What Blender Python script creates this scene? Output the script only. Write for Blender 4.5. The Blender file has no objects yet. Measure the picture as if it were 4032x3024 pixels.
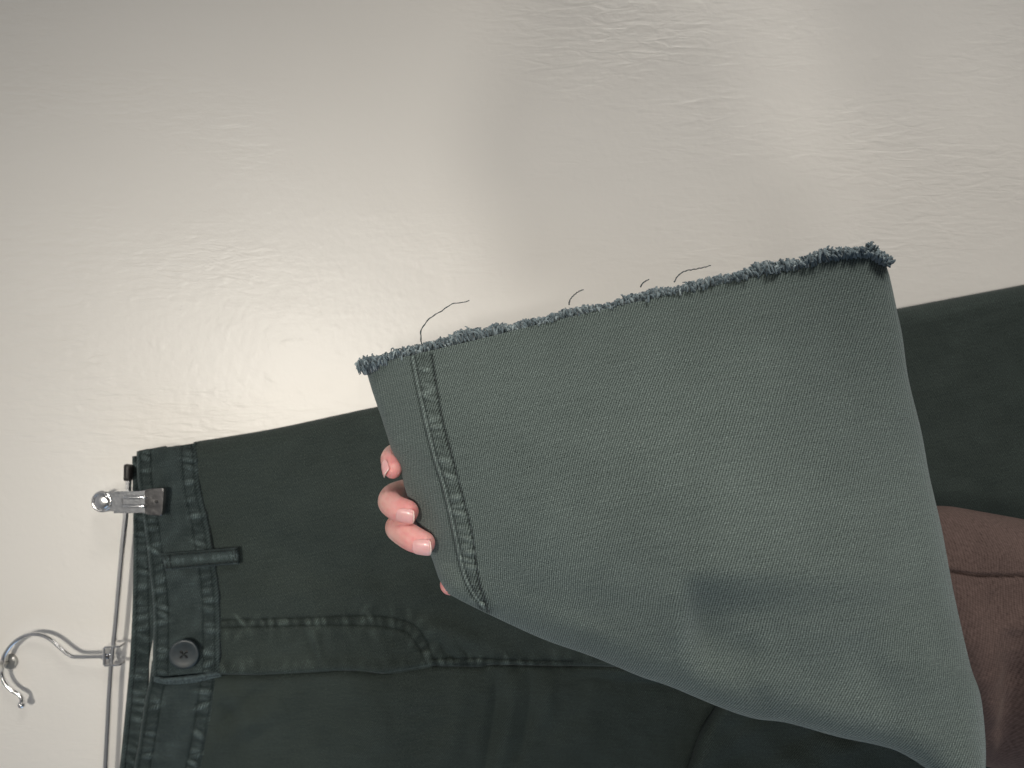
import bpy, bmesh, math, random
import numpy as np
from mathutils import Vector, Matrix

random.seed(7); rng = np.random.default_rng(7)
scene = bpy.context.scene
COL = scene.collection

# ------------------------------------------------------------------ camera
# The trousers hang on a wall (plane y = 0).  The phone was held upright and the picture is stored
# lying on its side, so real "up" (+Z) points to the left edge of the picture and +X to its top edge.
F = 3000.0            # focal length in photograph pixels (4032 wide)
D = 0.50              # lens to wall, metres
ZC = 1.45
def P(px, py, d):     # point of the place that lies d metres in front of the lens
    return Vector(((1512.0-py)/F*d, -D+d, ZC-(px-2016.0)/F*d))
def PN(px, py, d):
    px = np.asarray(px, float); py = np.asarray(py, float); d = np.asarray(d, float)
    return np.stack([(1512.0-py)/F*d, -D+d, ZC-(px-2016.0)/F*d], -1)

cam_d = bpy.data.cameras.new('camera'); cam = bpy.data.objects.new('camera', cam_d); COL.objects.link(cam)
cam.matrix_world = Matrix(((0,1,0,0),(0,0,-1,-D),(-1,0,0,ZC),(0,0,0,1)))
cam_d.sensor_width = 36.0; cam_d.lens = F/4032*36.0
cam_d.clip_start = 0.01; cam_d.clip_end = 50
cam_d.dof.use_dof = True; cam_d.dof.focus_distance = 0.355; cam_d.dof.aperture_fstop = 12.0
scene.camera = cam

# ------------------------------------------------------------------ light
world = bpy.data.worlds.new('World'); scene.world = world; world.use_nodes = True
wnt = world.node_tree; bg = wnt.nodes['Background']; bg.inputs['Strength'].default_value = 0.22
_tc = wnt.nodes.new('ShaderNodeTexCoord'); _sp = wnt.nodes.new('ShaderNodeSeparateXYZ'); _rp = wnt.nodes.new('ShaderNodeValToRGB')   # a room: pale ceiling, dim floor
wnt.links.new(_tc.outputs['Generated'], _sp.inputs[0]); wnt.links.new(_sp.outputs[2], _rp.inputs[0]); wnt.links.new(_rp.outputs[0], bg.inputs['Color'])
_rp.color_ramp.elements[0].color = (0.26,0.265,0.27,1); _rp.color_ramp.elements[0].position = 0.0
_rp.color_ramp.elements[1].color = (1.20,1.21,1.22,1); _rp.color_ramp.elements[1].position = 0.9
def lamp(name, a, b, h, target, size, power, color, size_y=None, spread=None):
    """a: towards the picture's right (real down), b: towards the picture's top (real right), h: metres from the wall"""
    L = bpy.data.lights.new(name, 'AREA'); o = bpy.data.objects.new(name, L); COL.objects.link(o)
    L.shape = 'RECTANGLE' if size_y else 'DISK'; L.size = size
    if size_y: L.size_y = size_y
    L.energy = power; L.color = color
    if spread: L.spread = math.radians(spread)
    o.location = (b, -h, ZC-a)
    t = Vector((target[1], 0, ZC-target[0])); o.rotation_euler = (t-o.location).to_track_quat('-Z','Y').to_euler()
    return o
lamp('ceiling_lamp', -0.62, 0.02, 1.85, (-0.21,-0.11), 0.20, 0.68, (1.0,0.94,0.83), spread=35)
lamp('room_lamp', 0.42, 1.12, 1.00, (0.22,-0.31), 0.60, 1.22, (1.0,0.955,0.88), spread=44)
lamp('back_lamp', -0.05, -0.18, 1.75, (0.08,0.02), 0.15, 0.34, (1.0,0.95,0.86), spread=50)
lamp('window_light', 0.10, -1.5, 0.55, (0.10,-0.10), 0.7, 3.2, (0.45,0.68,1.0), 0.9)
scene.view_settings.view_transform = 'Standard'; scene.view_settings.look = 'None'
scene.view_settings.exposure = 0.0; scene.view_settings.gamma = 1.0; scene.view_settings.use_curve_mapping = False
scene.cycles.use_denoising = True
scene.cycles.max_bounces = 8

# ------------------------------------------------------------------ helpers
def link(name, me, mat, parent=None, smooth=True):
    if mat: me.materials.append(mat)
    if smooth: me.polygons.foreach_set('use_smooth', [True]*len(me.polygons))
    o = bpy.data.objects.new(name, me); COL.objects.link(o)
    if parent: o.parent = parent
    return o
def empty(name, loc, label, cat, group=None):
    o = bpy.data.objects.new(name, None); COL.objects.link(o); o.empty_display_size = 0.02
    o['label'] = label; o['category'] = cat
    if group: o['group'] = group
    return o
def mesh(name, verts, faces):
    me = bpy.data.meshes.new(name); me.from_pydata([tuple(v) for v in verts], [], [tuple(f) for f in faces]); me.update(); return me
def bm_obj(name, bm, mat, parent=None, smooth=True):
    me = bpy.data.meshes.new(name); bm.normal_update(); bm.to_mesh(me); bm.free(); return link(name, me, mat, parent, smooth)
def crom(pts, n):
    """dense curve (Catmull-Rom) through the points, n samples even in length"""
    p = np.asarray(pts, float)
    if len(p) < 3:
        t = np.linspace(0,1,n)[:,None]; return p[0]*(1-t)+p[-1]*t
    q = np.vstack([2*p[0]-p[1], p, 2*p[-1]-p[-2]]); out = []
    for i in range(1, len(q)-2):
        t = np.linspace(0,1,24,endpoint=False)[:,None]
        a,b,c,d = q[i-1],q[i],q[i+1],q[i+2]
        out.append(0.5*((2*b)+(c-a)*t+(2*a-5*b+4*c-d)*t*t+(3*b-a-3*c+d)*t**3))
    out.append(p[-1:]); c = np.vstack(out)
    s = np.r_[0, np.cumsum(np.linalg.norm(np.diff(c[:,:min(3,c.shape[1])],axis=0),axis=1))]
    u = np.linspace(0, s[-1], n)
    return np.stack([np.interp(u, s, c[:,k]) for k in range(c.shape[1])], -1)
def near(px, py, line):
    """distance to a dense polyline, arc position along it, and signed side"""
    L = np.asarray(line, float); s = np.r_[0, np.cumsum(np.linalg.norm(np.diff(L,axis=0),axis=1))]
    sh = px.shape; x = px.ravel(); y = py.ravel(); best = np.full(x.shape, 1e9); arc = np.zeros_like(x); side = np.zeros_like(x)
    for i in range(len(L)-1):
        a = L[i]; v = L[i+1]-a; l2 = max(v@v, 1e-9)
        t = np.clip(((x-a[0])*v[0]+(y-a[1])*v[1])/l2, 0, 1)
        dx = x-a[0]-t*v[0]; dy = y-a[1]-t*v[1]; dd = np.hypot(dx,dy); m = dd < best
        best = np.where(m, dd, best); arc = np.where(m, s[i]+t*math.sqrt(l2), arc); side = np.where(m, np.sign(v[0]*dy-v[1]*dx), side)
    return best.reshape(sh), arc.reshape(sh), side.reshape(sh)
def sm(x, a, b):
    t = np.clip((x-a)/(b-a), 0, 1); return t*t*(3-2*t)
_ph = rng.uniform(0, 6.28, (40,3))
def wob(x, y, scale, seed=0, octs=3):
    """smooth random field of about unit size (sums of sines)"""
    r = np.zeros_like(np.asarray(x, float)); g = np.random.default_rng(seed)
    for k in range(6*octs):
        a = g.uniform(0, 6.283); f = 2*math.pi/scale*g.uniform(0.6,1.6)*(1+k//6); r = r+np.sin((x*math.cos(a)+y*math.sin(a))*f+g.uniform(0,6.28))/(1+k//6)
    return r/4.0
def grid_mesh(name, X, nrow, ncol, mat, parent, thick=None, Xuv=None, wear=None):
    """X: (nrow, ncol, 3) points -> quads with a UV map in metres (arc length along rows and columns)"""
    v = X.reshape(-1,3)
    i = np.arange(nrow-1)[:,None]*ncol+np.arange(ncol-1)[None,:]; i = i.ravel()
    f = np.stack([i, i+1, i+ncol+1, i+ncol], -1)
    me = bpy.data.meshes.new(name); me.vertices.add(len(v)); me.vertices.foreach_set('co', v.ravel())
    me.loops.add(f.size); me.loops.foreach_set('vertex_index', f.ravel()); me.polygons.add(len(f)); me.polygons.foreach_set('loop_start', np.arange(0, f.size, 4)); me.update(calc_edges=True)
    XU = X if Xuv is None else Xuv
    du = np.zeros((nrow,ncol)); du[:,1:] = np.cumsum(np.linalg.norm(np.diff(XU,axis=1),axis=2),axis=1); du -= du[:,ncol//2:ncol//2+1]
    dv = np.zeros((nrow,ncol)); dv[1:] = np.cumsum(np.linalg.norm(np.diff(XU,axis=0),axis=2),axis=0)
    uv = np.stack([du,dv],-1).reshape(-1,2)[f.ravel()]
    me.uv_layers.new(name='UVMap').data.foreach_set('uv', uv.ravel())
    if wear is not None: me.attributes.new('wear','FLOAT','POINT').data.foreach_set('value', np.ascontiguousarray(wear, dtype=float).ravel())
    me.validate()
    o = link(name, me, mat, parent)
    if thick:
        m = o.modifiers.new('thickness','SOLIDIFY'); m.thickness = thick; m.offset = -1 if thick > 0 else 1
    return o
def tube(bm, pts, rad, n=8, cap=True, flat=None):
    """round tube along points; rad number or list; returns nothing"""
    pts = [Vector(p) for p in pts]; m = len(pts)
    if not hasattr(rad,'__len__'): rad = [rad]*m
    t0 = (pts[1]-pts[0]).normalized(); up = t0.orthogonal().normalized(); rings = []
    for k in range(m):
        t = (pts[min(k+1,m-1)]-pts[max(k-1,0)]).normalized()
        up = (up-t*up.dot(t)); up = up.normalized() if up.length > 1e-9 else t.orthogonal().normalized()
        b = t.cross(up); r = max(rad[k], 1e-6)
        rings.append([bm.verts.new(pts[k]+(up*math.cos(2*math.pi*j/n)+b*math.sin(2*math.pi*j/n))*r) for j in range(n)])
    for k in range(m-1):
        for j in range(n): bm.faces.new((rings[k][j], rings[k][(j+1)%n], rings[k+1][(j+1)%n], rings[k+1][j]))
    if cap: bm.faces.new(rings[0][::-1]); bm.faces.new(rings[-1])
def box(bm, c, ex, ey, ez):
    """box with centre c and half-vectors"""
    v = [bm.verts.new(c+ex*a+ey*b+ez*g) for a in (-1,1) for b in (-1,1) for g in (-1,1)]
    for f in ((0,1,3,2),(4,6,7,5),(0,4,5,1),(2,3,7,6),(0,2,6,4),(1,5,7,3)): bm.faces.new([v[k] for k in f])
def prism(bm, poly, d0, d1):
    """outline given in picture pixels at distance d0, extruded to d1"""
    a = [bm.verts.new(P(x,y,d0)) for x,y in poly]
    cx = sum(x for x,y in poly)/len(poly); cy = sum(y for x,y in poly)/len(poly); k = d0/d1
    b = [bm.verts.new(P(2016+(x-2016)*k, 1512+(y-1512)*k, d1)) for x,y in poly]
    n = len(poly); bm.faces.new(a); bm.faces.new(b[::-1])
    for i in range(n): bm.faces.new((a[i], b[i], b[(i+1)%n], a[(i+1)%n]))
    bmesh.ops.recalc_face_normals(bm, faces=bm.faces)
def bevel(o, w, seg=3):
    m = o.modifiers.new('bevel','BEVEL'); m.width = w; m.segments = seg; m.limit_method = 'ANGLE'; m.angle_limit = math.radians(35)
    return o
RIGHT = Vector((0,0,-1)); UP = Vector((1,0,0)); OUT = Vector((0,-1,0))    # picture right, picture up, out of the wall

# ------------------------------------------------------------------ materials
def new_mat(name):
    m = bpy.data.materials.new(name); m.use_nodes = True; nt = m.node_tree; b = nt.nodes['Principled BSDF']; return m, nt, b
def N(nt, kind, **kw):
    n = nt.nodes.new(kind)
    for k,v in kw.items():
        if k in n.inputs: n.inputs[k].default_value = v
        else: setattr(n, k, v)
    return n
def mathn(nt, op, a, b=None, c=None):
    n = nt.nodes.new('ShaderNodeMath'); n.operation = op
    for i,x in enumerate((a,b,c)):
        if x is None: continue
        if hasattr(x,'is_linked'): nt.links.new(x, n.inputs[i])
        else: n.inputs[i].default_value = x
    return n.outputs[0]
def ramp(nt, fac, stops):
    n = nt.nodes.new('ShaderNodeValToRGB'); e = n.color_ramp.elements
    while len(e) < len(stops): e.new(0.5)
    for k,(p,c) in enumerate(stops): e[k].position = p; e[k].color = (*c,1)
    nt.links.new(fac, n.inputs[0]); return n.outputs[0]

def twill(name, dark, light, blotch, pitch=0.00105, contrast=1.0, bump=0.25, rough=0.85, sheen=0.25, sheen_col=(0.7,0.8,0.85)):
    m, nt, b = new_mat(name); L = nt.links.new
    uv = N(nt,'ShaderNodeUVMap'); sep = N(nt,'ShaderNodeSeparateXYZ'); L(uv.outputs[0], sep.inputs[0])
    nz = N(nt,'ShaderNodeTexNoise', Scale=900.0, Detail=2.0); L(uv.outputs[0], nz.inputs['Vector'])
    u, v = sep.outputs[0], sep.outputs[1]
    jit = mathn(nt,'MULTIPLY', mathn(nt,'SUBTRACT', nz.outputs['Fac'], 0.5), 2.2)
    diag = mathn(nt,'ADD', mathn(nt,'MULTIPLY', u, 2*math.pi/pitch*0.86), mathn(nt,'MULTIPLY', v, 2*math.pi/pitch*0.50))
    s1 = mathn(nt,'SINE', mathn(nt,'ADD', diag, jit))
    s2 = mathn(nt,'SINE', mathn(nt,'ADD', mathn(nt,'MULTIPLY', v, 2*math.pi/(pitch*0.8)), jit))
    w = mathn(nt,'ADD', mathn(nt,'MULTIPLY', s1, 0.36*contrast), mathn(nt,'MULTIPLY', s2, 0.12*contrast))
    yarn = N(nt,'ShaderNodeTexNoise', Scale=1400.0, Detail=1.0); L(uv.outputs[0], yarn.inputs['Vector'])
    mp = N(nt,'ShaderNodeMapping'); mp.inputs['Scale'].default_value = (60,700,1); L(uv.outputs[0], mp.inputs['Vector'])
    slub = N(nt,'ShaderNodeTexNoise', Scale=1.0, Detail=2.0); L(mp.outputs[0], slub.inputs['Vector'])
    big = N(nt,'ShaderNodeTexNoise', Scale=22.0, Detail=4.0, Roughness=0.6); L(uv.outputs[0], big.inputs['Vector'])
    f = mathn(nt,'ADD', w, 0.5)
    f = mathn(nt,'ADD', f, mathn(nt,'MULTIPLY', mathn(nt,'SUBTRACT', yarn.outputs['Fac'], 0.5), 1.4*contrast))
    f = mathn(nt,'ADD', f, mathn(nt,'MULTIPLY', mathn(nt,'SUBTRACT', slub.outputs['Fac'], 0.5), 0.3*contrast))
    f = mathn(nt,'ADD', f, mathn(nt,'MULTIPLY', mathn(nt,'SUBTRACT', big.outputs['Fac'], 0.5), blotch))
    wr = N(nt,'ShaderNodeAttribute', attribute_name='wear'); f = mathn(nt,'ADD', mathn(nt,'MULTIPLY', f, 0.5), mathn(nt,'MULTIPLY', wr.outputs['Fac'], 0.5))
    f = mathn(nt,'ADD', f, 0.15)
    c = ramp(nt, f, [(0.0,tuple(x*0.35 for x in dark)),(0.15,dark),(0.65,light),(1.0,tuple(x*2.4 for x in light))]); L(c, b.inputs['Base Color'])
    b.inputs['Roughness'].default_value = rough; b.inputs['Specular IOR Level'].default_value = 0.18
    b.inputs['Sheen Weight'].default_value = sheen; b.inputs['Sheen Roughness'].default_value = 0.45; b.inputs['Sheen Tint'].default_value = (*sheen_col,1)
    bp = N(nt,'ShaderNodeBump', Strength=bump, Distance=0.0003); L(mathn(nt,'ADD', s1, mathn(nt,'MULTIPLY', yarn.outputs['Fac'], 1.5)), bp.inputs['Height']); L(bp.outputs[0], b.inputs['Normal'])
    return m
M = {}
M['twill_dark'] = twill('dark_green_twill', (0.0180,0.0260,0.0242), (0.045,0.0585,0.0540), 0.28, contrast=1.3, sheen=0.08)
M['twill_band'] = twill('waistband_twill', (0.0180,0.0280,0.0285), (0.049,0.065,0.066), 0.6, contrast=1.2, sheen=0.08)
M['twill_leg'] = twill('lit_green_twill', (0.044,0.059,0.056), (0.165,0.204,0.195), 0.14, contrast=1.05, bump=0.45)  # same cloth as the trousers; brighter light on the leg put into the colour

def simple(name, col, rough=0.5, metal=0.0, spec=0.5, noise=None, bump=None, coat=0.0):
    m, nt, b = new_mat(name); b.inputs['Base Color'].default_value = (*col,1); b.inputs['Roughness'].default_value = rough
    b.inputs['Metallic'].default_value = metal; b.inputs['Specular IOR Level'].default_value = spec; b.inputs['Coat Weight'].default_value = coat
    tc = N(nt,'ShaderNodeTexCoord')
    if noise:
        n = N(nt,'ShaderNodeTexNoise', Scale=noise[0], Detail=3.0); nt.links.new(tc.outputs['Object'], n.inputs['Vector'])
        k = noise[1]; c = ramp(nt, n.outputs['Fac'], [(0.3,tuple(x*(1-k) for x in col)),(0.7,tuple(min(1,x*(1+k)) for x in col))]); nt.links.new(c, b.inputs['Base Color'])
    if bump:
        n2 = N(nt,'ShaderNodeTexNoise', Scale=bump[0], Detail=3.0); nt.links.new(tc.outputs['Object'], n2.inputs['Vector'])
        bp = N(nt,'ShaderNodeBump', Strength=bump[1], Distance=bump[2]); nt.links.new(n2.outputs['Fac'], bp.inputs['Height']); nt.links.new(bp.outputs[0], b.inputs['Normal'])
    return m
M['stitch'] = simple('dark_stitch_thread', (0.010,0.014,0.014), 0.8, noise=(400,0.4))
M['stitch_leg'] = simple('leg_stitch_thread', (0.014,0.019,0.018), 0.8, noise=(400,0.5))
M['thread'] = simple('loose_yarn', (0.060,0.080,0.090), 0.85, noise=(900,0.4))
M['lining'] = simple('pale_lining', (0.55,0.55,0.52), 0.9, noise=(600,0.2))
M['worn'] = simple('worn_edge_twill', (0.055,0.078,0.085), 0.9, noise=(700,0.5), bump=(1500,0.5,0.0004))
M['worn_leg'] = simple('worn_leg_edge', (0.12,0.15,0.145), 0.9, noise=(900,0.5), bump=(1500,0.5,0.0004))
M['chrome'] = simple('chrome', (0.80,0.80,0.81), 0.20, 1.0, noise=(90,0.08), bump=(350,0.04,0.0005))
M['chrome_rough'] = simple('pressed_chrome', (0.82,0.82,0.83), 0.15, 1.0, noise=(200,0.1), bump=(420,0.18,0.0006))
M['rubber'] = simple('black_rubber', (0.012,0.011,0.011), 0.42, noise=(300,0.3))
M['vinyl'] = simple('dark_glossy_vinyl', (0.17,0.165,0.165), 0.16, 0.75, 0.8, noise=(160,0.4), bump=(220,0.25,0.001), coat=0.6)
M['button'] = simple('dark_resin_button', (0.022,0.033,0.040), 0.36, 0.0, 0.5, noise=(120,0.35), bump=(900,0.05,0.0003))
M['screw'] = simple('white_painted_screw', (0.62,0.61,0.58), 0.35, noise=(300,0.15))
M['plug'] = simple('milky_plastic', (0.66,0.65,0.61), 0.25); M['plug'].node_tree.nodes['Principled BSDF'].inputs['Transmission Weight'].default_value = 0.35

# frayed yarn: blue grey, every yarn a little different
m, nt, b = new_mat('blue_grey_fray'); at = N(nt,'ShaderNodeAttribute', attribute_name='tone'); M['fray'] = m
c = ramp(nt, at.outputs['Fac'], [(0.0,(0.055,0.078,0.092)),(0.5,(0.155,0.203,0.230)),(1.0,(0.38,0.45,0.47))]); nt.links.new(c, b.inputs['Base Color'])
b.inputs['Roughness'].default_value = 0.9; b.inputs['Specular IOR Level'].default_value = 0.15; b.inputs['Sheen Weight'].default_value = 0.3

# skin
m, nt, b = new_mat('skin'); M['skin'] = m; tc = N(nt,'ShaderNodeTexCoord'); L = nt.links.new
n1 = N(nt,'ShaderNodeTexNoise', Scale=95.0, Detail=3.0); L(tc.outputs['Object'], n1.inputs['Vector'])
at = N(nt,'ShaderNodeAttribute', attribute_name='blush')
c1 = ramp(nt, n1.outputs['Fac'], [(0.3,(0.74,0.45,0.395)),(0.7,(0.83,0.56,0.50))])
c2 = ramp(nt, n1.outputs['Fac'], [(0.3,(0.76,0.265,0.265)),(0.7,(0.85,0.37,0.37))])
mx = N(nt,'ShaderNodeMix', data_type='RGBA'); L(at.outputs['Fac'], mx.inputs[0]); L(c1, mx.inputs[6]); L(c2, mx.inputs[7]); L(mx.outputs[2], b.inputs['Base Color'])
b.inputs['Roughness'].default_value = 0.45; b.inputs['Subsurface Weight'].default_value = 0.35; b.inputs['Subsurface Radius'].default_value = (1.0,0.35,0.2); b.inputs['Subsurface Scale'].default_value = 0.0035
mp = N(nt,'ShaderNodeMapping'); mp.inputs['Scale'].default_value = (1,1,2.5); L(tc.outputs['Object'], mp.inputs['Vector'])
v1 = N(nt,'ShaderNodeTexVoronoi', Scale=900.0); L(mp.outputs[0], v1.inputs['Vector'])
n2 = N(nt,'ShaderNodeTexNoise', Scale=350.0, Detail=3.0); L(mp.outputs[0], n2.inputs['Vector'])
bp = N(nt,'ShaderNodeBump', Strength=0.5, Distance=0.0004); L(mathn(nt,'ADD', mathn(nt,'MULTIPLY', v1.outputs['Distance'], 0.4), n2.outputs['Fac']), bp.inputs['Height']); L(bp.outputs[0], b.inputs['Normal'])
M['nail'] = simple('pink_nail', (0.83,0.45,0.45), 0.24, 0, 0.5, noise=(220,0.07)); M['nail'].node_tree.nodes['Principled BSDF'].inputs['Subsurface Weight'].default_value = 0.2; M['nail'].node_tree.nodes['Principled BSDF'].inputs['Subsurface Scale'].default_value = 0.002
M['nail_edge'] = simple('pale_nail_edge', (0.82,0.62,0.56), 0.35, noise=(400,0.08))

# brown knit
m, nt, b = new_mat('brown_knit'); M['knit'] = m; L = nt.links.new
uv = N(nt,'ShaderNodeUVMap'); sep = N(nt,'ShaderNodeSeparateXYZ'); L(uv.outputs[0], sep.inputs[0])
nz = N(nt,'ShaderNodeTexNoise', Scale=700.0, Detail=3.0); L(uv.outputs[0], nz.inputs['Vector'])
n3 = N(nt,'ShaderNodeTexNoise', Scale=45.0, Detail=4.0); L(uv.outputs[0], n3.inputs['Vector'])
j = mathn(nt,'MULTIPLY', mathn(nt,'SUBTRACT', nz.outputs['Fac'], 0.5), 3.5)
r1 = mathn(nt,'SINE', mathn(nt,'ADD', mathn(nt,'MULTIPLY', sep.outputs[1], 2*math.pi/0.0013), j))
r2 = mathn(nt,'SINE', mathn(nt,'ADD', mathn(nt,'MULTIPLY', sep.outputs[0], 2*math.pi/0.0010), j))
ff = mathn(nt,'ADD', mathn(nt,'ADD', mathn(nt,'MULTIPLY', r1, 0.07), mathn(nt,'MULTIPLY', r2, 0.05)), mathn(nt,'MULTIPLY', nz.outputs['Fac'], 0.65))
ff = mathn(nt,'ADD', ff, mathn(nt,'MULTIPLY', mathn(nt,'SUBTRACT', n3.outputs['Fac'], 0.5), 0.35))
c = ramp(nt, ff, [(0.0,(0.038,0.026,0.024)),(0.75,(0.155,0.109,0.100))]); L(c, b.inputs['Base Color'])
b.inputs['Roughness'].default_value = 0.95; b.inputs['Specular IOR Level'].default_value = 0.1; b.inputs['Sheen Weight'].default_value = 0.12; b.inputs['Sheen Tint'].default_value = (0.9,0.7,0.62,1)
bp = N(nt,'ShaderNodeBump', Strength=0.5, Distance=0.0005); L(ff, bp.inputs['Height']); L(bp.outputs[0], b.inputs['Normal'])

# painted plaster wall: half-gloss paint over trowel marks, pimples and brush drag
m, nt, b = new_mat('painted_plaster'); M['wall'] = m; L = nt.links.new
tc = N(nt,'ShaderNodeTexCoord')
def wn(scale, detail, sx=1, sz=1, dist=0.0, rough=0.5, rot=0.0):
    mp = N(nt,'ShaderNodeMapping'); mp.inputs['Scale'].default_value = (sx,1,sz); mp.inputs['Rotation'].default_value = (0,rot,0); L(tc.outputs['Object'], mp.inputs['Vector'])
    n = N(nt,'ShaderNodeTexNoise', Scale=scale, Detail=detail, Distortion=dist, Roughness=rough); L(mp.outputs[0], n.inputs['Vector']); return n.outputs['Fac']
fine = wn(170, 3)
drag = wn(60, 3, 3.6, 0.85, 0.9, 0.55, 0.12)
mask = ramp(nt, wn(6.0, 3, 1.6, 0.8), [(0.44,(0,0,0)),(0.62,(1,1,1))])
pim = wn(95, 1.5); pimr = ramp(nt, pim, [(0.58,(0,0,0)),(0.74,(1,1,1))])
wave = wn(9, 2)
hgt = mathn(nt,'MULTIPLY', fine, 0.20)
hgt = mathn(nt,'ADD', hgt, mathn(nt,'MULTIPLY', mathn(nt,'MULTIPLY', drag, mask), 0.68))
hgt = mathn(nt,'ADD', hgt, mathn(nt,'MULTIPLY', pimr, 0.09))
hgt = mathn(nt,'ADD', hgt, mathn(nt,'MULTIPLY', wave, 1.2))
bp = N(nt,'ShaderNodeBump', Strength=0.55, Distance=0.0016); L(hgt, bp.inputs['Height']); L(bp.outputs[0], b.inputs['Normal'])
c = ramp(nt, wn(5, 5), [(0.3,(0.775,0.75,0.715)),(0.7,(0.81,0.785,0.75))]); L(c, b.inputs['Base Color'])
b.inputs['Roughness'].default_value = 0.37; b.inputs['Specular IOR Level'].default_value = 0.5

# ------------------------------------------------------------------ wall
bm = bmesh.new(); box(bm, Vector((0,0.05,ZC)), Vector((1.6,0,0)), Vector((0,0.05,0)), Vector((0,0,1.45)))
w = bm_obj('wall', bm, M['wall'], smooth=False); w['kind'] = 'structure'; w['label'] = 'off-white painted plaster wall with trowel marks'

# ------------------------------------------------------------------ trousers
trousers = empty('trousers', None, 'dark green twill trousers hanging from the chrome clip hanger, one cut-off leg lifted', 'trousers')
H0 = 0.016            # height of the hanging cloth off the wall
Dp = D-H0
TOP = crom([(525,1783),(760,1747),(1100,1690),(1500,1605),(2000,1512),(2700,1382),(3540,1222),(4032,1128),(4300,1078)], 300)
BANDR = crom([(771,1744),(786,1923),(814,2043),(834,2163),(850,2243),(862,2378),(864,2500),(864,2642)], 200)
BANDL = crom([(546,1780),(551,1900),(575,2059),(594,2219),(610,2378),(611,2498),(608,2662)], 200)
BANDR2 = crom([(866,2600),(858,2665),(838,2817),(798,3024),(740,3260)], 150)
BANDL2 = crom([(606,2600),(596,2680),(579,2753),(551,2937),(536,3024),(505,3260)], 150)
FLY = crom([(866,2650),(960,2651),(1038,2650),(1200,2642),(1354,2634),(1481,2647),(1600,2633),(1703,2618),(1893,2620),(1953,2612),(2143,2616),(2396,2620),(2800,2660),(3300,2760),(4300,2900)], 260)
J1 = crom([(876,2441),(1196,2432),(1449,2422),(1608,2447),(1671,2504),(1709,2593)], 160)
J2 = crom([(876,2470),(1386,2460),(1576,2479),(1639,2530),(1677,2606)], 160)
CS1 = crom([(1700,2592),(1850,2588),(2050,2596),(2250,2600)], 80)
def mid(a, b): n = 160; return (crom(a,n)+crom(b,n))/2
def pucker(px, py, line, width, pitch, amp, seed, slant=0.0):
    """uneven little tucks across a stitched line: each has its own place, width, height and slant"""
    dd, s, sd = near(px, py, np.asarray(line)[::2]); sh = dd.shape
    m = (dd < width*2.4).ravel(); q = s.ravel()[m]; e = (dd*sd).ravel()[m]; g = np.random.default_rng(seed); acc = np.zeros_like(q)
    if q.size == 0: return np.zeros(sh)
    k = q.min()-pitch
    while k < q.max()+pitch:
        c = k+g.normal(0,0.16*pitch); w = pitch*g.uniform(0.20,0.36); a = g.uniform(0.25,1.15); sl = g.normal(slant,0.30)
        acc += a*np.exp(-((q+sl*e-c)/w)**2)*np.exp(-((e-g.normal(0,0.25)*width)/(width*g.uniform(0.75,1.2)))**2)
        k += pitch*g.uniform(0.8,1.2)
    out = np.zeros(sh).ravel(); out[m] = acc; out = out.reshape(sh)
    return amp*(1.25*out-0.45*np.exp(-(dd/width)**2))
def groove(px, py, line, width, amp):
    dd, s, sd = near(px, py, line); return -amp*np.exp(-(dd/width)**2)
def ridge(px, py, pts, width, amp):
    """a soft fold along a line, dying out at both ends"""
    l = crom(pts, 24); dd, s, sd = near(px, py, l); tot = np.sum(np.linalg.norm(np.diff(l,axis=0),axis=1))
    return amp*np.exp(-(dd/width)**2)*np.sin(np.clip(s/tot,0,1)*math.pi)**0.6

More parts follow.
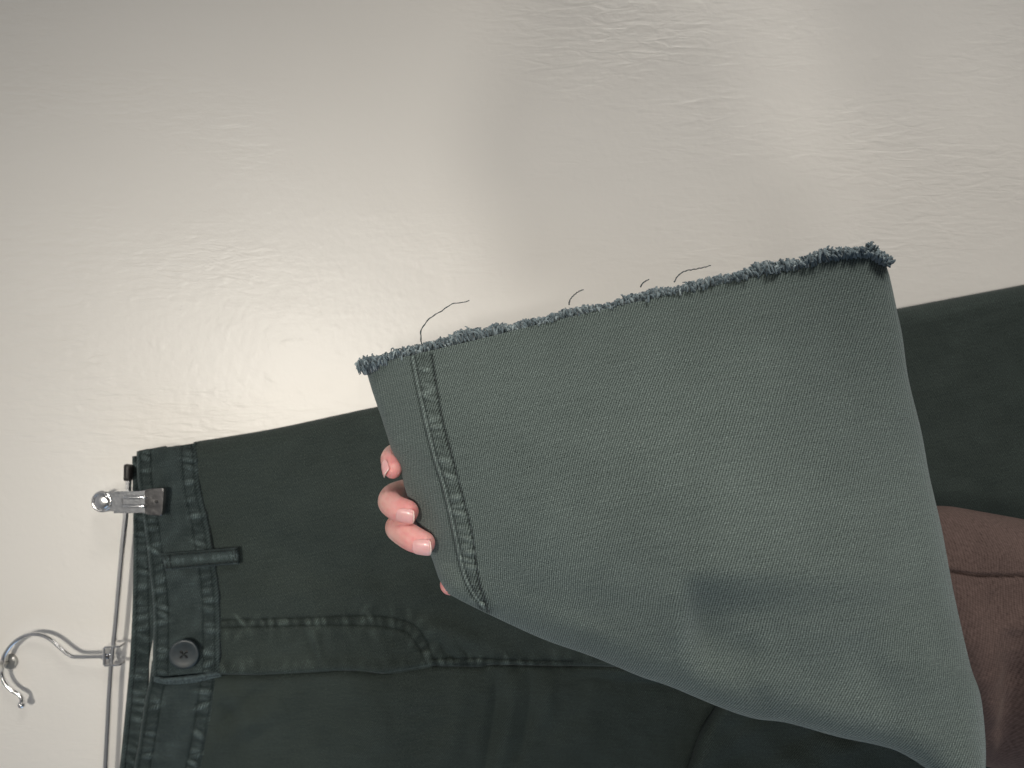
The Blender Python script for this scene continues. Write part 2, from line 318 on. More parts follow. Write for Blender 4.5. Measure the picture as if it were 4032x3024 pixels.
def front_height(px, py):
    """small relief of the two front panels"""
    h = 0.0011*wob(px, py, 900, 3)+0.0005*wob(px, py, 260, 4)+0.00016*wob(px, py, 90, 5)
    p_ = pucker(px, py, (J1+J2)/2, 20, 36, 1.0, 1)+pucker(px, py, CS1+np.array([0,12]), 22, 38, 1.0, 2)+0.40*pucker(px, py, J2+np.array([0,34]), 28, 60, 1.0, 6)+0.45*pucker(px, py, J1-np.array([0,30]), 28, 56, 1.0, 8)*sm(px,1250,1500)
    g_ = groove(px, py, J1, 6, 1.0)+groove(px, py, J2, 6, 1.0)+groove(px, py, CS1, 6, 1.0)+groove(px, py, CS1+np.array([0,24]), 6, 1.0)
    p_ += 0.8*pucker(px, py, FLY-np.array([0,26]), 24, 41, 1.0, 9)*sm(px,1100,900)+0.35*pucker(px, py, FLY-np.array([0,26]), 24, 62, 1.0, 10)
    h += 0.0009*p_+0.0007*g_; front_height.wear = 0.85*p_+0.6*g_+0.05*wob(px,py,300,14)+0.3*np.exp(-((np.interp(px,FLY[:,0],FLY[:,1])-py-2)/6)**2)*(py<np.interp(px,FLY[:,0],FLY[:,1])+1)
    for (pts, w_, a_) in (([(1230,2475),(1250,2540),(1270,2630)],16,0.0009), ([(1205,2470),(1225,2540),(1240,2600)],14,-0.0008), ([(1360,2455),(1362,2630)],12,0.0005),
                          ([(1730,2520),(1760,2570),(1800,2600)],14,-0.0009), ([(1770,2500),(1800,2560),(1840,2600)],14,0.0008), ([(1830,2540),(1850,2600)],12,-0.0006),
                          ([(1960,2630),(1950,2800),(1900,3060)],26,-0.0016), ([(2020,2640),(2010,2820),(1960,3060)],30,0.0014), ([(2095,2640),(2085,2800),(2040,3000)],24,-0.0013), ([(2170,2640),(2150,2860)],30,0.0012),
                          ([(1820,2660),(1800,2850),(1740,3060)],44,0.0012), ([(870,2700),(960,2790),(1010,2900)],36,0.0016), ([(870,2760),(930,2840)],26,-0.0013), ([(850,2880),(960,2770),(1080,2700)],30,-0.0012),
                          ([(820,2980),(960,2860),(1130,2780)],40,0.0013), ([(1500,2670),(1480,2850),(1430,3050)],70,0.0014), ([(1230,2660),(1200,2830),(1150,3050)],60,-0.0013),
                          ([(900,2360),(1300,2330),(1750,2360)],60,0.0012), ([(1050,1850),(1300,1980),(1500,2150)],130,0.0015), ([(950,2000),(1150,2200),(1400,2330)],100,-0.0013), ([(1600,2450),(1750,2480),(1950,2560)],40,0.0014)):
        h += ridge(px, py, pts, w_, a_*1.9)
    for k in range(26):                                                   # little tucks along the fly edge
        x = 895+k*18.5+8*math.sin(k*2.1); h += ridge(px, py, [(x,2600),(x+4*math.sin(k),2645)], 6, 0.00035*(1 if k%2 else -1))
    return h
# upper front panel (with the fly) : from the waistband seam to out of the picture, over the lower panel
nc, nr = 470, 165
u = np.linspace(0,1,nc); xs = 800+(4290-800)*(0.75*u+0.25*u*u)
yt = np.interp(xs, TOP[:,0], TOP[:,1]); yb = np.interp(xs, FLY[:,0], FLY[:,1])
v = np.linspace(0,1,nr); v = v*0.5+0.5*(0.5-0.5*np.cos(v*math.pi))
PX = np.repeat(xs[None,:], nr, 0); PY = yt[None,:]+(yb-yt)[None,:]*v[:,None]
# follow the slanted waistband seam at the left end
seam_x = np.interp(PY[:,0:1], BANDR[:,1], BANDR[:,0])-6
PX = seam_x+(PX-800)*(4290-seam_x)/(4290-800)
et = PY-np.interp(PX, TOP[:,0], TOP[:,1]); eb = np.interp(PX, FLY[:,0], FLY[:,1])-PY
round_top = -(0.013)*(1-np.sqrt(np.clip(1-(1-np.clip(et/70,0,1))**2,0,1)))
lip = 0.0022*np.exp(-((eb-14)/30)**2)*sm(PX,1750,1500)-0.0022*(1-sm(eb,0,9))*1.0
h = H0+front_height(PX,PY)+round_top+0.0030*sm(PX,2000,1500)*sm(eb,400,40)+lip+0.002*sm(PX,850,1050)
h += 0.012*sm(PX,2400,3600)*np.exp(-((PY-1900)/650)**2)
WR = front_height.wear; grid_mesh('front_panel', PN(PX,PY,D-h), nr, nc, M['twill_dark'], trousers, 0.0011, PN(PX,PY,D-H0+0*PX), WR)
# lower front panel, tucked under the fly
nc, nr = 330, 110
u = np.linspace(0,1,nc); v = np.linspace(0,1,nr)
xs = 800+(3100-800)*u
yt = np.interp(xs, FLY[:,0], FLY[:,1])-70; PY = yt[None,:]+(3300-yt)[None,:]*v[:,None]
seam_x = np.interp(PY[:,0:1], BANDR2[:,1], BANDR2[:,0])-6
PX = seam_x+u[None,:]*(3100-seam_x)
eb = PY-np.interp(PX, FLY[:,0], FLY[:,1])
h = H0+front_height(PX,PY)-0.0012+0.0018*sm(eb,0,120)-0.0015*np.exp(-(eb/18)**2)-0.011*sm(PX,2150,2750)*sm(eb,0,60)-0.0028*(eb<8)
h += 0.002*sm(PX,850,1000)
WR = front_height.wear; grid_mesh('front_panel', PN(PX,PY,D-h), nr, nc, M['twill_dark'], trousers, 0.0011, PN(PX,PY,D-H0+0*PX), WR)
# the lifted leg where it leaves the crotch: a loose fold standing off the wall
EDGE = crom([(2960,2480),(2900,2640),(2827,2776),(2763,2884),(2713,3024),(2600,3320)], 120)
nc, nr = 160, 120
v = np.linspace(0,1,nr); u = np.linspace(0,1,nc)**1.3
ey = np.linspace(2480,3310,nr); ex = np.interp(ey, EDGE[:,1], EDGE[:,0])
PX = ex[:,None]+(4350-ex)[:,None]*u[None,:]; PY = np.repeat(ey[:,None], nc, 1)
h = 0.026-0.012*(1-np.sqrt(np.clip(1-(1-np.clip((PX-ex[:,None])/60,0,1))**2,0,1)))+0.020*sm(PX-ex[:,None],100,1500)+0.003*wob(PX,PY,420,11)
grid_mesh('leg_fold', PN(PX,PY,D-h), nr, nc, M['twill_dark'], trousers, 0.0011)
# back layer, seen at the waist edge: back waistband with the pale inside facing
def band(name, left, right, hh, mat, rows, seed, parent=trousers, nr=300, nc=46, edge=0.0):
    a = crom(left, nr); b_ = crom(right, nr); w_ = np.linspace(0,1,nc)
    PX = a[:,0:1]+(b_-a)[:,0:1]*w_; PY = a[:,1:2]+(b_-a)[:,1:2]*w_
    h = hh(PX,PY) if callable(hh) else np.full_like(PX, hh)
    h += 0.0006*wob(PX,PY,240,seed)+0.00022*wob(PX,PY,70,seed+1); wr = 0.20*wob(PX,PY,150,seed+5)
    for (f0,f1) in rows:
        m_ = a+(b_-a)*(f0+f1)/2; wid = np.mean(np.linalg.norm((b_-a)*(f1-f0),axis=1))*0.62
        p_ = pucker(PX,PY,m_,wid*0.9,31,1.0,seed+2+int(f0*50)); h += 0.0011*p_; wr += 0.8*p_
        for f_ in (f0,f1):
            g_ = groove(PX,PY,a+(b_-a)*f_,5,1.0); h += 0.0007*g_; wr += 0.6*g_
    ed = np.minimum(w_,1-w_)*np.mean(np.linalg.norm(b_-a,axis=1)); h += (-0.0016*(1-np.sqrt(np.clip(1-(1-np.clip(ed/10,0,1))**2,0,1))))[None,:]
    wr += 0.55*np.exp(-(ed/5)**2)[None,:]*np.ones_like(PX)
    return grid_mesh(name, PN(PX,PY,D-h), nr, nc, mat, parent, 0.0013, PN(PX,PY,D-H0+0*PX), wr), a, b_, h
BBL = crom([(529,1796),(533,2099),(531,2338),(523,2538),(511,2697),(479,3024),(450,3260)], 160)
BBR = crom([(640,1782),(655,2099),(668,2338),(690,2538),(690,2697),(650,3024),(620,3260)], 160)
backband, ba, bb, _ = band('back_waistband', BBL, BBR, lambda x,y: 0.0070+0*x, M['twill_band'], [(0.10,0.42)], 21)
LB = 0.0
bm = bmesh.new(); n = 60; A = crom([(612,2380),(613,2500),(600,2660),(575,2780),(548,2960),(525,3260)], n)
for k in range(n-1):
    w0 = 14*math.sin(math.pi*min(1,k/26))+3
for side in (0,):
    rows = []
    for k in range(n):
        wdt = 3+13*math.exp(-((A[k,1]-2600)/85)**2)
        rows.append([bm.verts.new(P(A[k,0]-wdt+f*(wdt+26), A[k,1], D-0.0112)) for f in (0,0.5,1)])
    for k in range(n-1):
        for j_ in range(2): bm.faces.new((rows[k][j_],rows[k][j_+1],rows[k+1][j_+1],rows[k+1][j_]))
o = bm_obj('inside_facing', bm, M['lining'], trousers); o.modifiers.new('t','SOLIDIFY').thickness = 0.0006; o['label'] = 'pale strip of inside lining at the waist'
# front waistband, lower half (under) and upper half with the button end (over)
band2, ca, cb, _ = band('front_waistband', BANDL2, BANDR2, lambda x,y: 0.0145+0.0012*sm(y,2680,2900), M['twill_band'], [(0.05,0.22),(0.76,0.94)], 31)
band1, fa, fb, _ = band('front_waistband', BANDL, BANDR, lambda x,y: 0.0185+0.0035*sm(y,2350,2640)-0.006*(1-np.sqrt(np.clip(1-(1-np.clip((y-1765)/60,0,1))**2,0,1))), M['twill_band'], [(0.05,0.22),(0.76,0.94)], 41)
# worn lip at the end of the waistband
bm = bmesh.new(); LIP = crom([(608,2668,0.0182),(660,2676,0.0195),(760,2668,0.0205),(830,2655,0.0205),(872,2647,0.0195)], 50)
tube(bm, [P(x,y,D-hh) for x,y,hh in LIP], [0.0011+0.0006*math.sin(math.pi*k/49) for k in range(50)], 10)
tube(bm, [P(x,y+11,D-hh+0.0012) for x,y,hh in LIP], [0.0009+0.0005*math.sin(math.pi*k/49) for k in range(50)], 10)
bm_obj('waistband_lip', bm, M['worn'], trousers)['label'] = 'faded folded end of the waistband below the button'

# --- topstitching: real little thread bars lying in the cloth
def surf_h(o_list, px, py):
    return None
def stitch_mesh(name, rows, mat, parent, r=0.00032, ln=15, gap=7, mesh_obj=None, hfun=None, jitter=0.6):
    bm = bmesh.new()
    for line in rows:
        l = np.asarray(line, float); s = np.r_[0,np.cumsum(np.linalg.norm(np.diff(l,axis=0),axis=1))]; t = rng.uniform(0,ln)
        while t+ln < s[-1]:
            q = []
            for k,f_ in enumerate((0,0.5,1)):
                x = np.interp(t+ln*f_, s, l[:,0])+rng.normal(0,jitter); y = np.interp(t+ln*f_, s, l[:,1])+rng.normal(0,jitter)
                hh = hfun(np.array([[x]]),np.array([[y]]))[0,0]
                q.append(P(x,y,D-hh-(0.00025 if k==1 else -0.0001)))
            tube(bm, q, [r*0.7,r,r*0.7], 5); t += ln+gap+rng.uniform(-1,1)
    o = bm_obj(name, bm, mat, parent); o['kind'] = 'stuff'; return o
from mathutils.bvhtree import BVHTree
def bvh_h(objs):
    """height of the cloth's front at a picture point: a ray from the lens against the built meshes"""
    trees = []
    for o in objs:
        me = o.data; trees.append(BVHTree.FromPolygons([v.co[:] for v in me.vertices], [p.vertices[:] for p in me.polygons]))
    org = P(2016,1512,0.0)
    def fn(x, y):
        x = np.asarray(x,float); out = np.zeros(x.shape)
        for i in np.ndindex(x.shape):
            dr = P(x[i],np.asarray(y)[i],1.0)-org; best = None
            for t in trees:
                hit = t.ray_cast(org, dr)
                if hit[0] is not None and (best is None or hit[0].y < best): best = hit[0].y
            out[i] = D-(D+best) if best is not None else H0
        return out
    return fn
lerp = lambda a,b_,f: a+(b_-a)*f
fh = bvh_h([band1]); stitch_mesh('topstitching', [lerp(fa,fb,f)[8:-4] for f in (0.045,0.225,0.755,0.94)]+[[(628,2650),(850,2634)]], M['stitch'], band1, hfun=fh)
fh = bvh_h([band2]); stitch_mesh('topstitching', [lerp(ca,cb,f)[60:] for f in (0.045,0.225,0.755,0.94)], M['stitch'], band2, hfun=fh)
fh = bvh_h([backband]); stitch_mesh('topstitching', [lerp(ba,bb,f)[4:] for f in (0.08,0.40)], M['stitch'], backband, hfun=fh)
fp = [o for o in trousers.children if o.name.startswith('front_panel')]
fh = bvh_h(fp); stitch_mesh('topstitching', [J1,J2,CS1,CS1+np.array([0,24])], M['stitch'], fp[0], hfun=fh)

# --- belt loop
bm = bmesh.new(); _wl = bm.verts.layers.float.new('wear'); n = 40; rows = []
A = crom([(636,2180),(720,2172),(800,2166),(937,2154)], n); B = crom([(650,2246),(720,2240),(800,2232),(943,2221)], n)
bh = []
for k in range(n):
    f = k/(n-1); hh = 0.0225+0.0022*math.sin(math.pi*f)**0.8+(0.0012 if (f<0.08 or f>0.93) else 0)-0.001*(f>0.985 or f<0.015)-0.0012*f
    row = []
    for j_ in range(15):
        w_ = j_/14; e = min(w_,1-w_); p = A[k]+(B[k]-A[k])*w_
        row.append(bm.verts.new(P(p[0],p[1],D-(hh-0.0016*(1-min(1,e/0.09))**2+0.0003*math.sin(k*0.9+w_*3)*(0.1<w_<0.9)))))
    rows.append(row)
for k in range(n-1):
    for j_ in range(14): bm.faces.new((rows[k][j_],rows[k][j_+1],rows[k+1][j_+1],rows[k+1][j_]))
me = bpy.data.meshes.new('belt_loop'); uvl = bm.loops.layers.uv.new('UVMap')
for f_ in bm.faces:
    for lp in f_.loops: lp[uvl].uv = (lp.vert.co.z, lp.vert.co.x)
for k in range(n):
    for j_ in range(15):
        w_ = j_/14; rows[k][j_][_wl] = 1.0*math.exp(-((w_-0.5)/0.16)**2)*(0.6+0.4*math.sin(k*1.3+math.sin(k*0.7)*2))-0.75*math.exp(-((w_-0.15)/0.05)**2)-0.75*math.exp(-((w_-0.85)/0.05)**2)+0.5*(j_ in (0,14))+0.45*(k in (2,3,n-3,n-4))*random.random()
loop = bm_obj('belt_loop', bm, M['twill_band'], trousers); m_ = loop.modifiers.new('t','SOLIDIFY'); m_.thickness = 0.0022; m_.offset = -1
fh = bvh_h([loop]); stitch_mesh('topstitching', [lerp(A,B,0.15)[1:-1], lerp(A,B,0.85)[1:-1], [(664,2182),(674,2240)], [(648,2186),(660,2240)], [(924,2162),(930,2216)], [(914,2162),(920,2216)]], M['stitch'], loop, hfun=fh)

# --- buttonhole and button
bm = bmesh.new(); fh = bvh_h([band1])
for x0 in (-7,7):
    tube(bm, [P(726+x0*(1 if k<9 else 0.3)-0.55*k, 2440+k*8, D-fh(np.array([[726+x0-0.5*k]]),np.array([[2440+k*8]]))[0,0]-0.0003) for k in range(10)], 0.0010, 7)
bm_obj('buttonhole', bm, M['worn'], band1)
bm = bmesh.new(); c0 = P(727,2574,D-0.0262); tilt = Matrix.Rotation(math.radians(5),3,'X')
prof = [(0.0,0.0013),(0.0022,0.0013),(0.0042,0.00135),(0.0060,0.0015),(0.0076,0.0017),(0.0084,0.0017),(0.0090,0.0016),(0.0092,0.0006),(0.0088,-0.0008),(0.0060,-0.0013),(0.0,-0.0013)]
ns = 56; rings = []
for (r_,z_) in prof:
    if r_ == 0: rings.append([bm.verts.new(c0+OUT*z_)]); continue
    rings.append([bm.verts.new(c0+tilt@(RIGHT*math.cos(2*math.pi*k/ns)*r_+UP*math.sin(2*math.pi*k/ns)*r_+OUT*z_)) for k in range(ns)])
for a,b_ in zip(rings, rings[1:]):
    for k in range(ns):
        q = [a[k%len(a)],a[(k+1)%len(a)],b_[(k+1)%len(b_)],b_[k%len(b_)]]; q = list(dict.fromkeys(q))
        if len(q) > 2: bm.faces.new(q)
bmesh.ops.recalc_face_normals(bm, faces=bm.faces)
button = bm_obj('button', bm, M['button'], trousers); button['label'] = 'dark four-hole button at the waistband'
for sx in (-1,1):
    for sy in (-1,1):
        bm = bmesh.new(); c1 = c0+tilt@(RIGHT*sx*0.0016+UP*sy*0.0016+OUT*0.0011)
        tube(bm, [c1, c1+OUT*0.00035], 0.00085, 14); bm_obj('thread_hole', bm, M['rubber'], button)
bm = bmesh.new()
for s_ in (-1,1):
    for q in (-1,0,1):
        a = c0+tilt@(RIGHT*(-0.0014+q*0.0003)+UP*(-0.0014*s_)+OUT*0.0014); b_ = c0+tilt@(RIGHT*(0.0014+q*0.0003)+UP*0.0014*s_+OUT*0.0014); md = (a+b_)/2+OUT*0.00045
        tube(bm, [a,md,b_], 0.00022, 6)
bm_obj('button_thread', bm, M['stitch'], button)

fh = bvh_h(fp+[band1])
for pts in ([(962,1840),(966,1850),(964,1862)], [(803,2636),(808,2642),(806,2645)]):
    bm = bmesh.new(); tube(bm, [P(x,y,D-fh(np.array([[x]]),np.array([[y]]))[0,0]-0.0006) for x,y in crom(pts,6)], 0.0003, 6); bm_obj('lint_fibre', bm, M['lining'], trousers)

# ------------------------------------------------------------------ lifted trouser leg
HEM = crom([(1447,1452),(1550,1418),(1660,1392),(1900,1335),(2200,1262),(2600,1172),(3000,1085),(3250,1028),(3380,1003),(3430,1000),(3472,1025)], 400)
LEFT = crom([(1447,1452),(1475,1545),(1511,1650),(1548,1766),(1586,1857),(1601,1920),(1639,2036),(1672,2120),(1707,2195),(1736,2277),(1769,2332)], 300)
RGT = crom([(3472,1025),(3494,1089),(3524,1228),(3544,1322),(3569,1496),(3619,1700),(3651,1875),(3699,2083),(3747,2338),(3811,2617),(3851,2737),(3870,2897),(3872,3024),(3868,3160)], 300)
BOT = crom([(1769,2332),(1832,2365),(1928,2412),(2143,2510),(2333,2577),(2523,2656),(2637,2694),(2827,2773),(2966,2820),(3100,2838),(3300,2893),(3440,2922),(3523,2945),(3587,2977),(3659,3024),(3760,3100),(3868,3160)], 400)
SL = crom([(1628,1404),(1655,1540),(1683,1664),(1716,1795),(1755,1920),(1793,2084),(1832,2257),(1861,2325),(1910,2390)], 200)
SR = crom([(1700,1398),(1722,1540),(1745,1664),(1774,1770),(1813,1920),(1856,2084),(1885,2277),(1905,2345),(1926,2400)], 200)
nc, nr = 380, 280
def easing(n, k=0.72): t = np.linspace(0,1,n); return (1-k)*t+k*(0.5-0.5*np.cos(t*math.pi))
s = easing(nc); t = easing(nr)
def at(c, f): n = len(c); return np.stack([np.interp(f*(n-1), np.arange(n), c[:,k]) for k in (0,1)], -1)
hT, hB, hL, hR = at(HEM,s), at(BOT,s), at(LEFT,t), at(RGT,t)
S, T = s[None,:,None], t[:,None,None]
PXY = (1-T)*hT[None]+T*hB[None]+(1-S)*hL[:,None]+S*hR[:,None]-((1-S)*(1-T)*hT[0]+S*(1-T)*hT[-1]+(1-S)*T*hB[0]+S*T*hB[-1])
PX, PY = PXY[...,0], PXY[...,1]
def leg_base(S_, T_): return (1-T_)*((1-S_)*0.367+S_*0.335)+T_*((1-S_)*0.355+S_*0.300)-0.027*np.sin(math.pi*S_)*np.sin(math.pi*np.clip(T_,0,1)*0.9)
d0 = leg_base(S[...,0], T[...,0])
eL,_,_ = near(PX,PY,LEFT[::4]); eR,_,_ = near(PX,PY,RGT[::4]); eB,_,_ = near(PX,PY,BOT[::4])
def rnd(e, wpx, r): return r*(1-np.sqrt(np.clip(1-(1-np.clip(e/wpx,0,1))**2,0,1)))
rl = 0.0034+0.004*T[...,0]; 
rel = rnd(eL, 34, 0.0042)+rnd(eR, 85, 0.0062)+rnd(eB, 120, 0.0095)*sm(PX,1760,2000)+rnd(eB,40,0.003)*(1-sm(PX,1760,2000))
rel += 0.0105*np.clip((np.interp(PY,SL[:,1],SL[:,0])-PX)/190,0,1.3)*sm(PY,2360,2150)
relief = 0.0009*wob(PX,PY,1300,51)+0.00025*wob(PX,PY,420,52)+0.00006*wob(PX,PY,120,53)
for (pts,w_,a_) in (([(1990,1700),(2300,2000),(2450,2450)],170,-0.0018), ([(2200,1500),(2700,1900),(3000,2500)],220,0.0022),
                    ([(2150,2440),(2300,2480),(2500,2560)],45,0.0012), ([(2950,2600),(3100,2760)],60,0.002), ([(3350,2500),(3500,2780),(3560,2920)],80,-0.0024), ([(3560,2350),(3680,2700),(3700,2950)],70,0.002),
                    ([(1760,2220),(1800,2310),(1830,2360)],30,0.0018), ([(1640,2100),(1700,2230),(1760,2330)],30,-0.0012), ([(2640,2500),(2640,2690)],40,-0.0012),
                    ([(3150,2720),(3050,2600),(2960,2450)],60,0.0018), ([(3000,2830),(2990,2700)],40,-0.0016),([(1620,1950),(1690,2080)],40,-0.0016)):
    relief += ridge(PX,PY,pts,w_,a_*0.7)
mids = (SL+SR)/2
relief0 = relief.copy(); p_ = pucker(PX,PY,mids,25,31,0.9,61,0.35); g_ = groove(PX,PY,SL-np.array([9,0]),6,0.9)+groove(PX,PY,SL+np.array([8,0]),5,0.8)+groove(PX,PY,SR,7,1.3)  # groove outside SL: shadow beside the raised seam, painted dark into the colour
relief += 0.0010*p_+0.0008*g_; WR = 0.52*p_+0.75*g_+0.04*wob(PX,PY,700,64)
d_,_,_ = near(PX,PY,SL); WR += 0.6*np.exp(-(d_/5)**2)
dS,_,sideS = near(PX,PY,mids); relief += 0.0013*np.exp(-(dS/34)**4); WR += -0.10*np.exp(-(dS/34)**4)
relief += 0.0006*np.exp(-(np.abs(PY-np.interp(PX,HEM[:,0],HEM[:,1]))/25)**2)
df = d0+rel-relief
db = d0+0.016-rel*0.35                              # inside-out of sight: the back layer of the flattened leg
w_edge = np.clip(np.minimum(np.minimum(eL/60, eR/85), eB/120), 0, 1); db = df*(1-sm(w_edge,0,1))+db*sm(w_edge,0,1)
xc = 2655+0.02*(PY-2300); relief -= 0.0140*np.where(PX>xc, np.exp(-(PX-xc)/360)*sm(PX,xc,xc+130), 0)*sm(PY,2240,2420)*sm(eB,10,260)
df = d0+rel-relief
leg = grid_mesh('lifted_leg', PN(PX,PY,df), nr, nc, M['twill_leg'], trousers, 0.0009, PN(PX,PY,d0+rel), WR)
leg['label'] = 'lifted trouser leg in green twill coloured lighter as if brightly lit, with a frayed cut hem'
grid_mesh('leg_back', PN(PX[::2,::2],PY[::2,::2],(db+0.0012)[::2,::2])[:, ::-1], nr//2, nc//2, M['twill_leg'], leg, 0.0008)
fh = bvh_h([leg]); 
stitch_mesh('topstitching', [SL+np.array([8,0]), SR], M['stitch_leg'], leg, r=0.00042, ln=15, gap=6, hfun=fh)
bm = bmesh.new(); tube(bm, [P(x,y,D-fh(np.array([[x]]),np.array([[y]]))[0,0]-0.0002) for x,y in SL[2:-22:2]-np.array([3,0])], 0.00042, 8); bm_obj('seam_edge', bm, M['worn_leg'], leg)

# --- frayed hem: short bent yarns in a thick roll along the cut edge
def fray(line, dline, n, name, hmin, hmax, seed, lean_out=1.0):
    g = np.random.default_rng(seed); bm = bmesh.new(); lay = bm.verts.layers.float.new('tone')
    s = np.r_[0,np.cumsum(np.linalg.norm(np.diff(line,axis=0),axis=1))]
    for k in range(n):
        q = g.uniform(0,s[-1]); x = np.interp(q,s,line[:,0]); y = np.interp(q,s,line[:,1]); d = np.interp(q,s,dline)
        i = min(np.searchsorted(s,q),len(line)-2); tg = line[i+1]-line[i]; tg = tg/np.linalg.norm(tg); nrm = np.array([tg[1],-tg[0]])
        env = 0.90+0.14*math.sin(q/61+1+math.sin(q/140))+0.12*math.sin(q/27.0+2*math.sin(q/90))+0.12*math.sin(q/211)
        ln = g.uniform(hmin,hmax)*max(0.6,env); layer = g.uniform(-1,1)
        p = np.array([x,y]); z = d-0.0012*(layer>0.15)*layer+0.0020*(layer<=0.15)*abs(layer); pts = []
        cl = g.normal(0.15,0.75); curl = g.normal(0,1.9); out = 0.0022*layer*g.uniform(0.3,1.4)*lean_out
        droop = g.uniform(-0.3,1.7) if g.random() < 0.72 else g.uniform(-0.5,0.3)
        base = p-nrm*g.uniform(4,20)
        m_ = 6
        for j in range(m_):
            f = j/(m_-1); ang = cl+curl*f
            hgt = math.sin(min(f*(1.0+0.9*max(0,droop)),1.9)*math.pi/2*0.95 if droop>0.4 else f*math.pi/2)
            pp = base+nrm*ln*hgt+tg*(math.sin(ang)*ln*0.42*f)
            pts.append(P(pp[0],pp[1],z-out*f*2-0.0016*math.sin(f*math.pi)*(0.4+max(0,layer))))
        r_ = g.uniform(0.00034,0.00054); n0 = len(bm.verts)
        tube(bm, pts, [r_*0.9,r_,r_*1.05,r_*1.1,r_*1.05,r_*0.6], 5)
        tone = float(np.clip(g.normal(0.48,0.20),0,1)); bm.verts.ensure_lookup_table()
        for v_ in bm.verts[n0:]: v_[lay] = tone
    o = bm_obj(name, bm, M['fray'], leg); o['kind'] = 'stuff'; return o
HL = np.vstack([HEM, crom([(3472,1025),(3490,1035),(3496,1042)],12)[1:]]); HL = np.vstack([crom([(1426,1462),(1436,1456),(1447,1452)],12)[:-1], HL])
HD = np.array([0.374+(0.335-0.374)*np.clip((x-1447)/(3472-1447),0,1) for x in HL[:,0]])+0.0004
hs = np.linalg.norm(np.diff(HL,axis=0),axis=1)
fr = fray(HL, HD, 4300, 'frayed_hem', 26, 50, 5)
fr['label'] = 'thick blue-grey frayed yarn edge of the cut hem'
fray(HL, HD+0.010, 700, 'frayed_hem', 30, 55, 6)
# the rolled-over end at the far corner
g_line = crom([(3390,985),(3430,968),(3462,1000),(3490,1030),(3492,1045)], 60)
fray(g_line, np.full(60,0.335), 60, 'frayed_hem', 10, 24, 9)
# --- single loose threads
for pts in ([(1664,1372),(1657,1330),(1658,1302),(1672,1277),(1694,1252),(1724,1233),(1747,1219),(1775,1199),(1800,1193),(1829,1190),(1848,1182)], [(2240,1200),(2244,1182),(2256,1166),(2272,1152),(2286,1144),(2298,1140)],
            [(2522,1130),(2528,1119),(2540,1108),(2549,1103),(2556,1099)], [(2655,1110),(2665,1092),(2680,1077),(2702,1066),(2730,1061),(2760,1055),(2782,1050),(2800,1044)], [(1432,1450),(1424,1448),(1418,1456)]):
    c_ = crom(pts, 40); bm = bmesh.new(); ph = random.uniform(0,6)
    tube(bm, [P(x+0.9*math.sin(k*1.1+ph), y+0.9*math.cos(k*1.3+ph), np.interp(x,HL[:,0],HD)-0.001+0.0004*math.sin(k*0.4)) for k,(x,y) in enumerate(c_)], [0.00034*(1-0.4*k/39)*(1+0.18*math.sin(k*1.7)) for k in range(40)], 6)
    bm_obj('loose_thread', bm, M['thread'], leg)

# ------------------------------------------------------------------ hanger
hanger = empty('clip_hanger', None, 'chrome metal clip hanger holding the trousers by the waistband, its hook over a wall screw', 'hanger')
hb = 0.011
bar = crom([(508,1872),(495,2019),(479,2179),(455,2458),(435,2658),(415,3024),(400,3330)], 60)
bm = bmesh.new(); rows = []
for k in range(60):
    x,y = bar[k]; c_ = P(x,y,D-hb); w_ = 0.00145; t_ = 0.0011
    rows.append([bm.verts.new(c_+RIGHT*a+OUT*b_) for a,b_ in ((-w_,-t_),(w_,-t_),(w_,t_*0.55),(w_*0.55,t_),(-w_*0.55,t_),(-w_,t_*0.55))])
for k in range(59):
    for j_ in range(6): bm.faces.new((rows[k][j_],rows[k][(j_+1)%6],rows[k+1][(j_+1)%6],rows[k+1][j_]))
bm.faces.new(rows[0]); bm.faces.new(rows[-1][::-1]); bmesh.ops.recalc_face_normals(bm, faces=bm.faces)
bm_obj('bar', bm, M['chrome'], hanger, smooth=False)
bm = bmesh.new(); tube(bm, [P(*q,D-hb) for q in ((510,1830),(509,1834),(508,1838),(505,1880),(504,1890),(504,1893))], [0.0022,0.0031,0.0031,0.0027,0.0026,0.0018], 24); bm_obj('end_cap', bm, M['rubber'], hanger)
# hook wire
hz = [(512,1108),(460,1109),(400,1110),(360,1108),(330,1092),(292,1060),(250,1024),(205,1003),(155,999),(105,1015),(55,1054),(22,1105),(9,1155),(10,1200),(27,1242),(60,1276),(92,1294),(106,1312),(108,1335)]
hk = crom([(x*0.798, 1700+y*0.798) for x,y in hz], 120)
hd = np.interp(np.linspace(0,1,120), [0,0.2,0.5,1], [hb,hb-0.001,0.0068,0.0075])
bm = bmesh.new(); tube(bm, [P(x,y,D-hh) for (x,y),hh in zip(hk,hd)], 0.00135, 14); hook = bm_obj('hook', bm, M['chrome'], hanger)
bm = bmesh.new(); bmesh.ops.create_uvsphere(bm, u_segments=20, v_segments=14, radius=0.0025, matrix=Matrix.Translation(P(86,2774,D-0.0075))); bm_obj('ball_tip', bm, M['chrome'], hook)
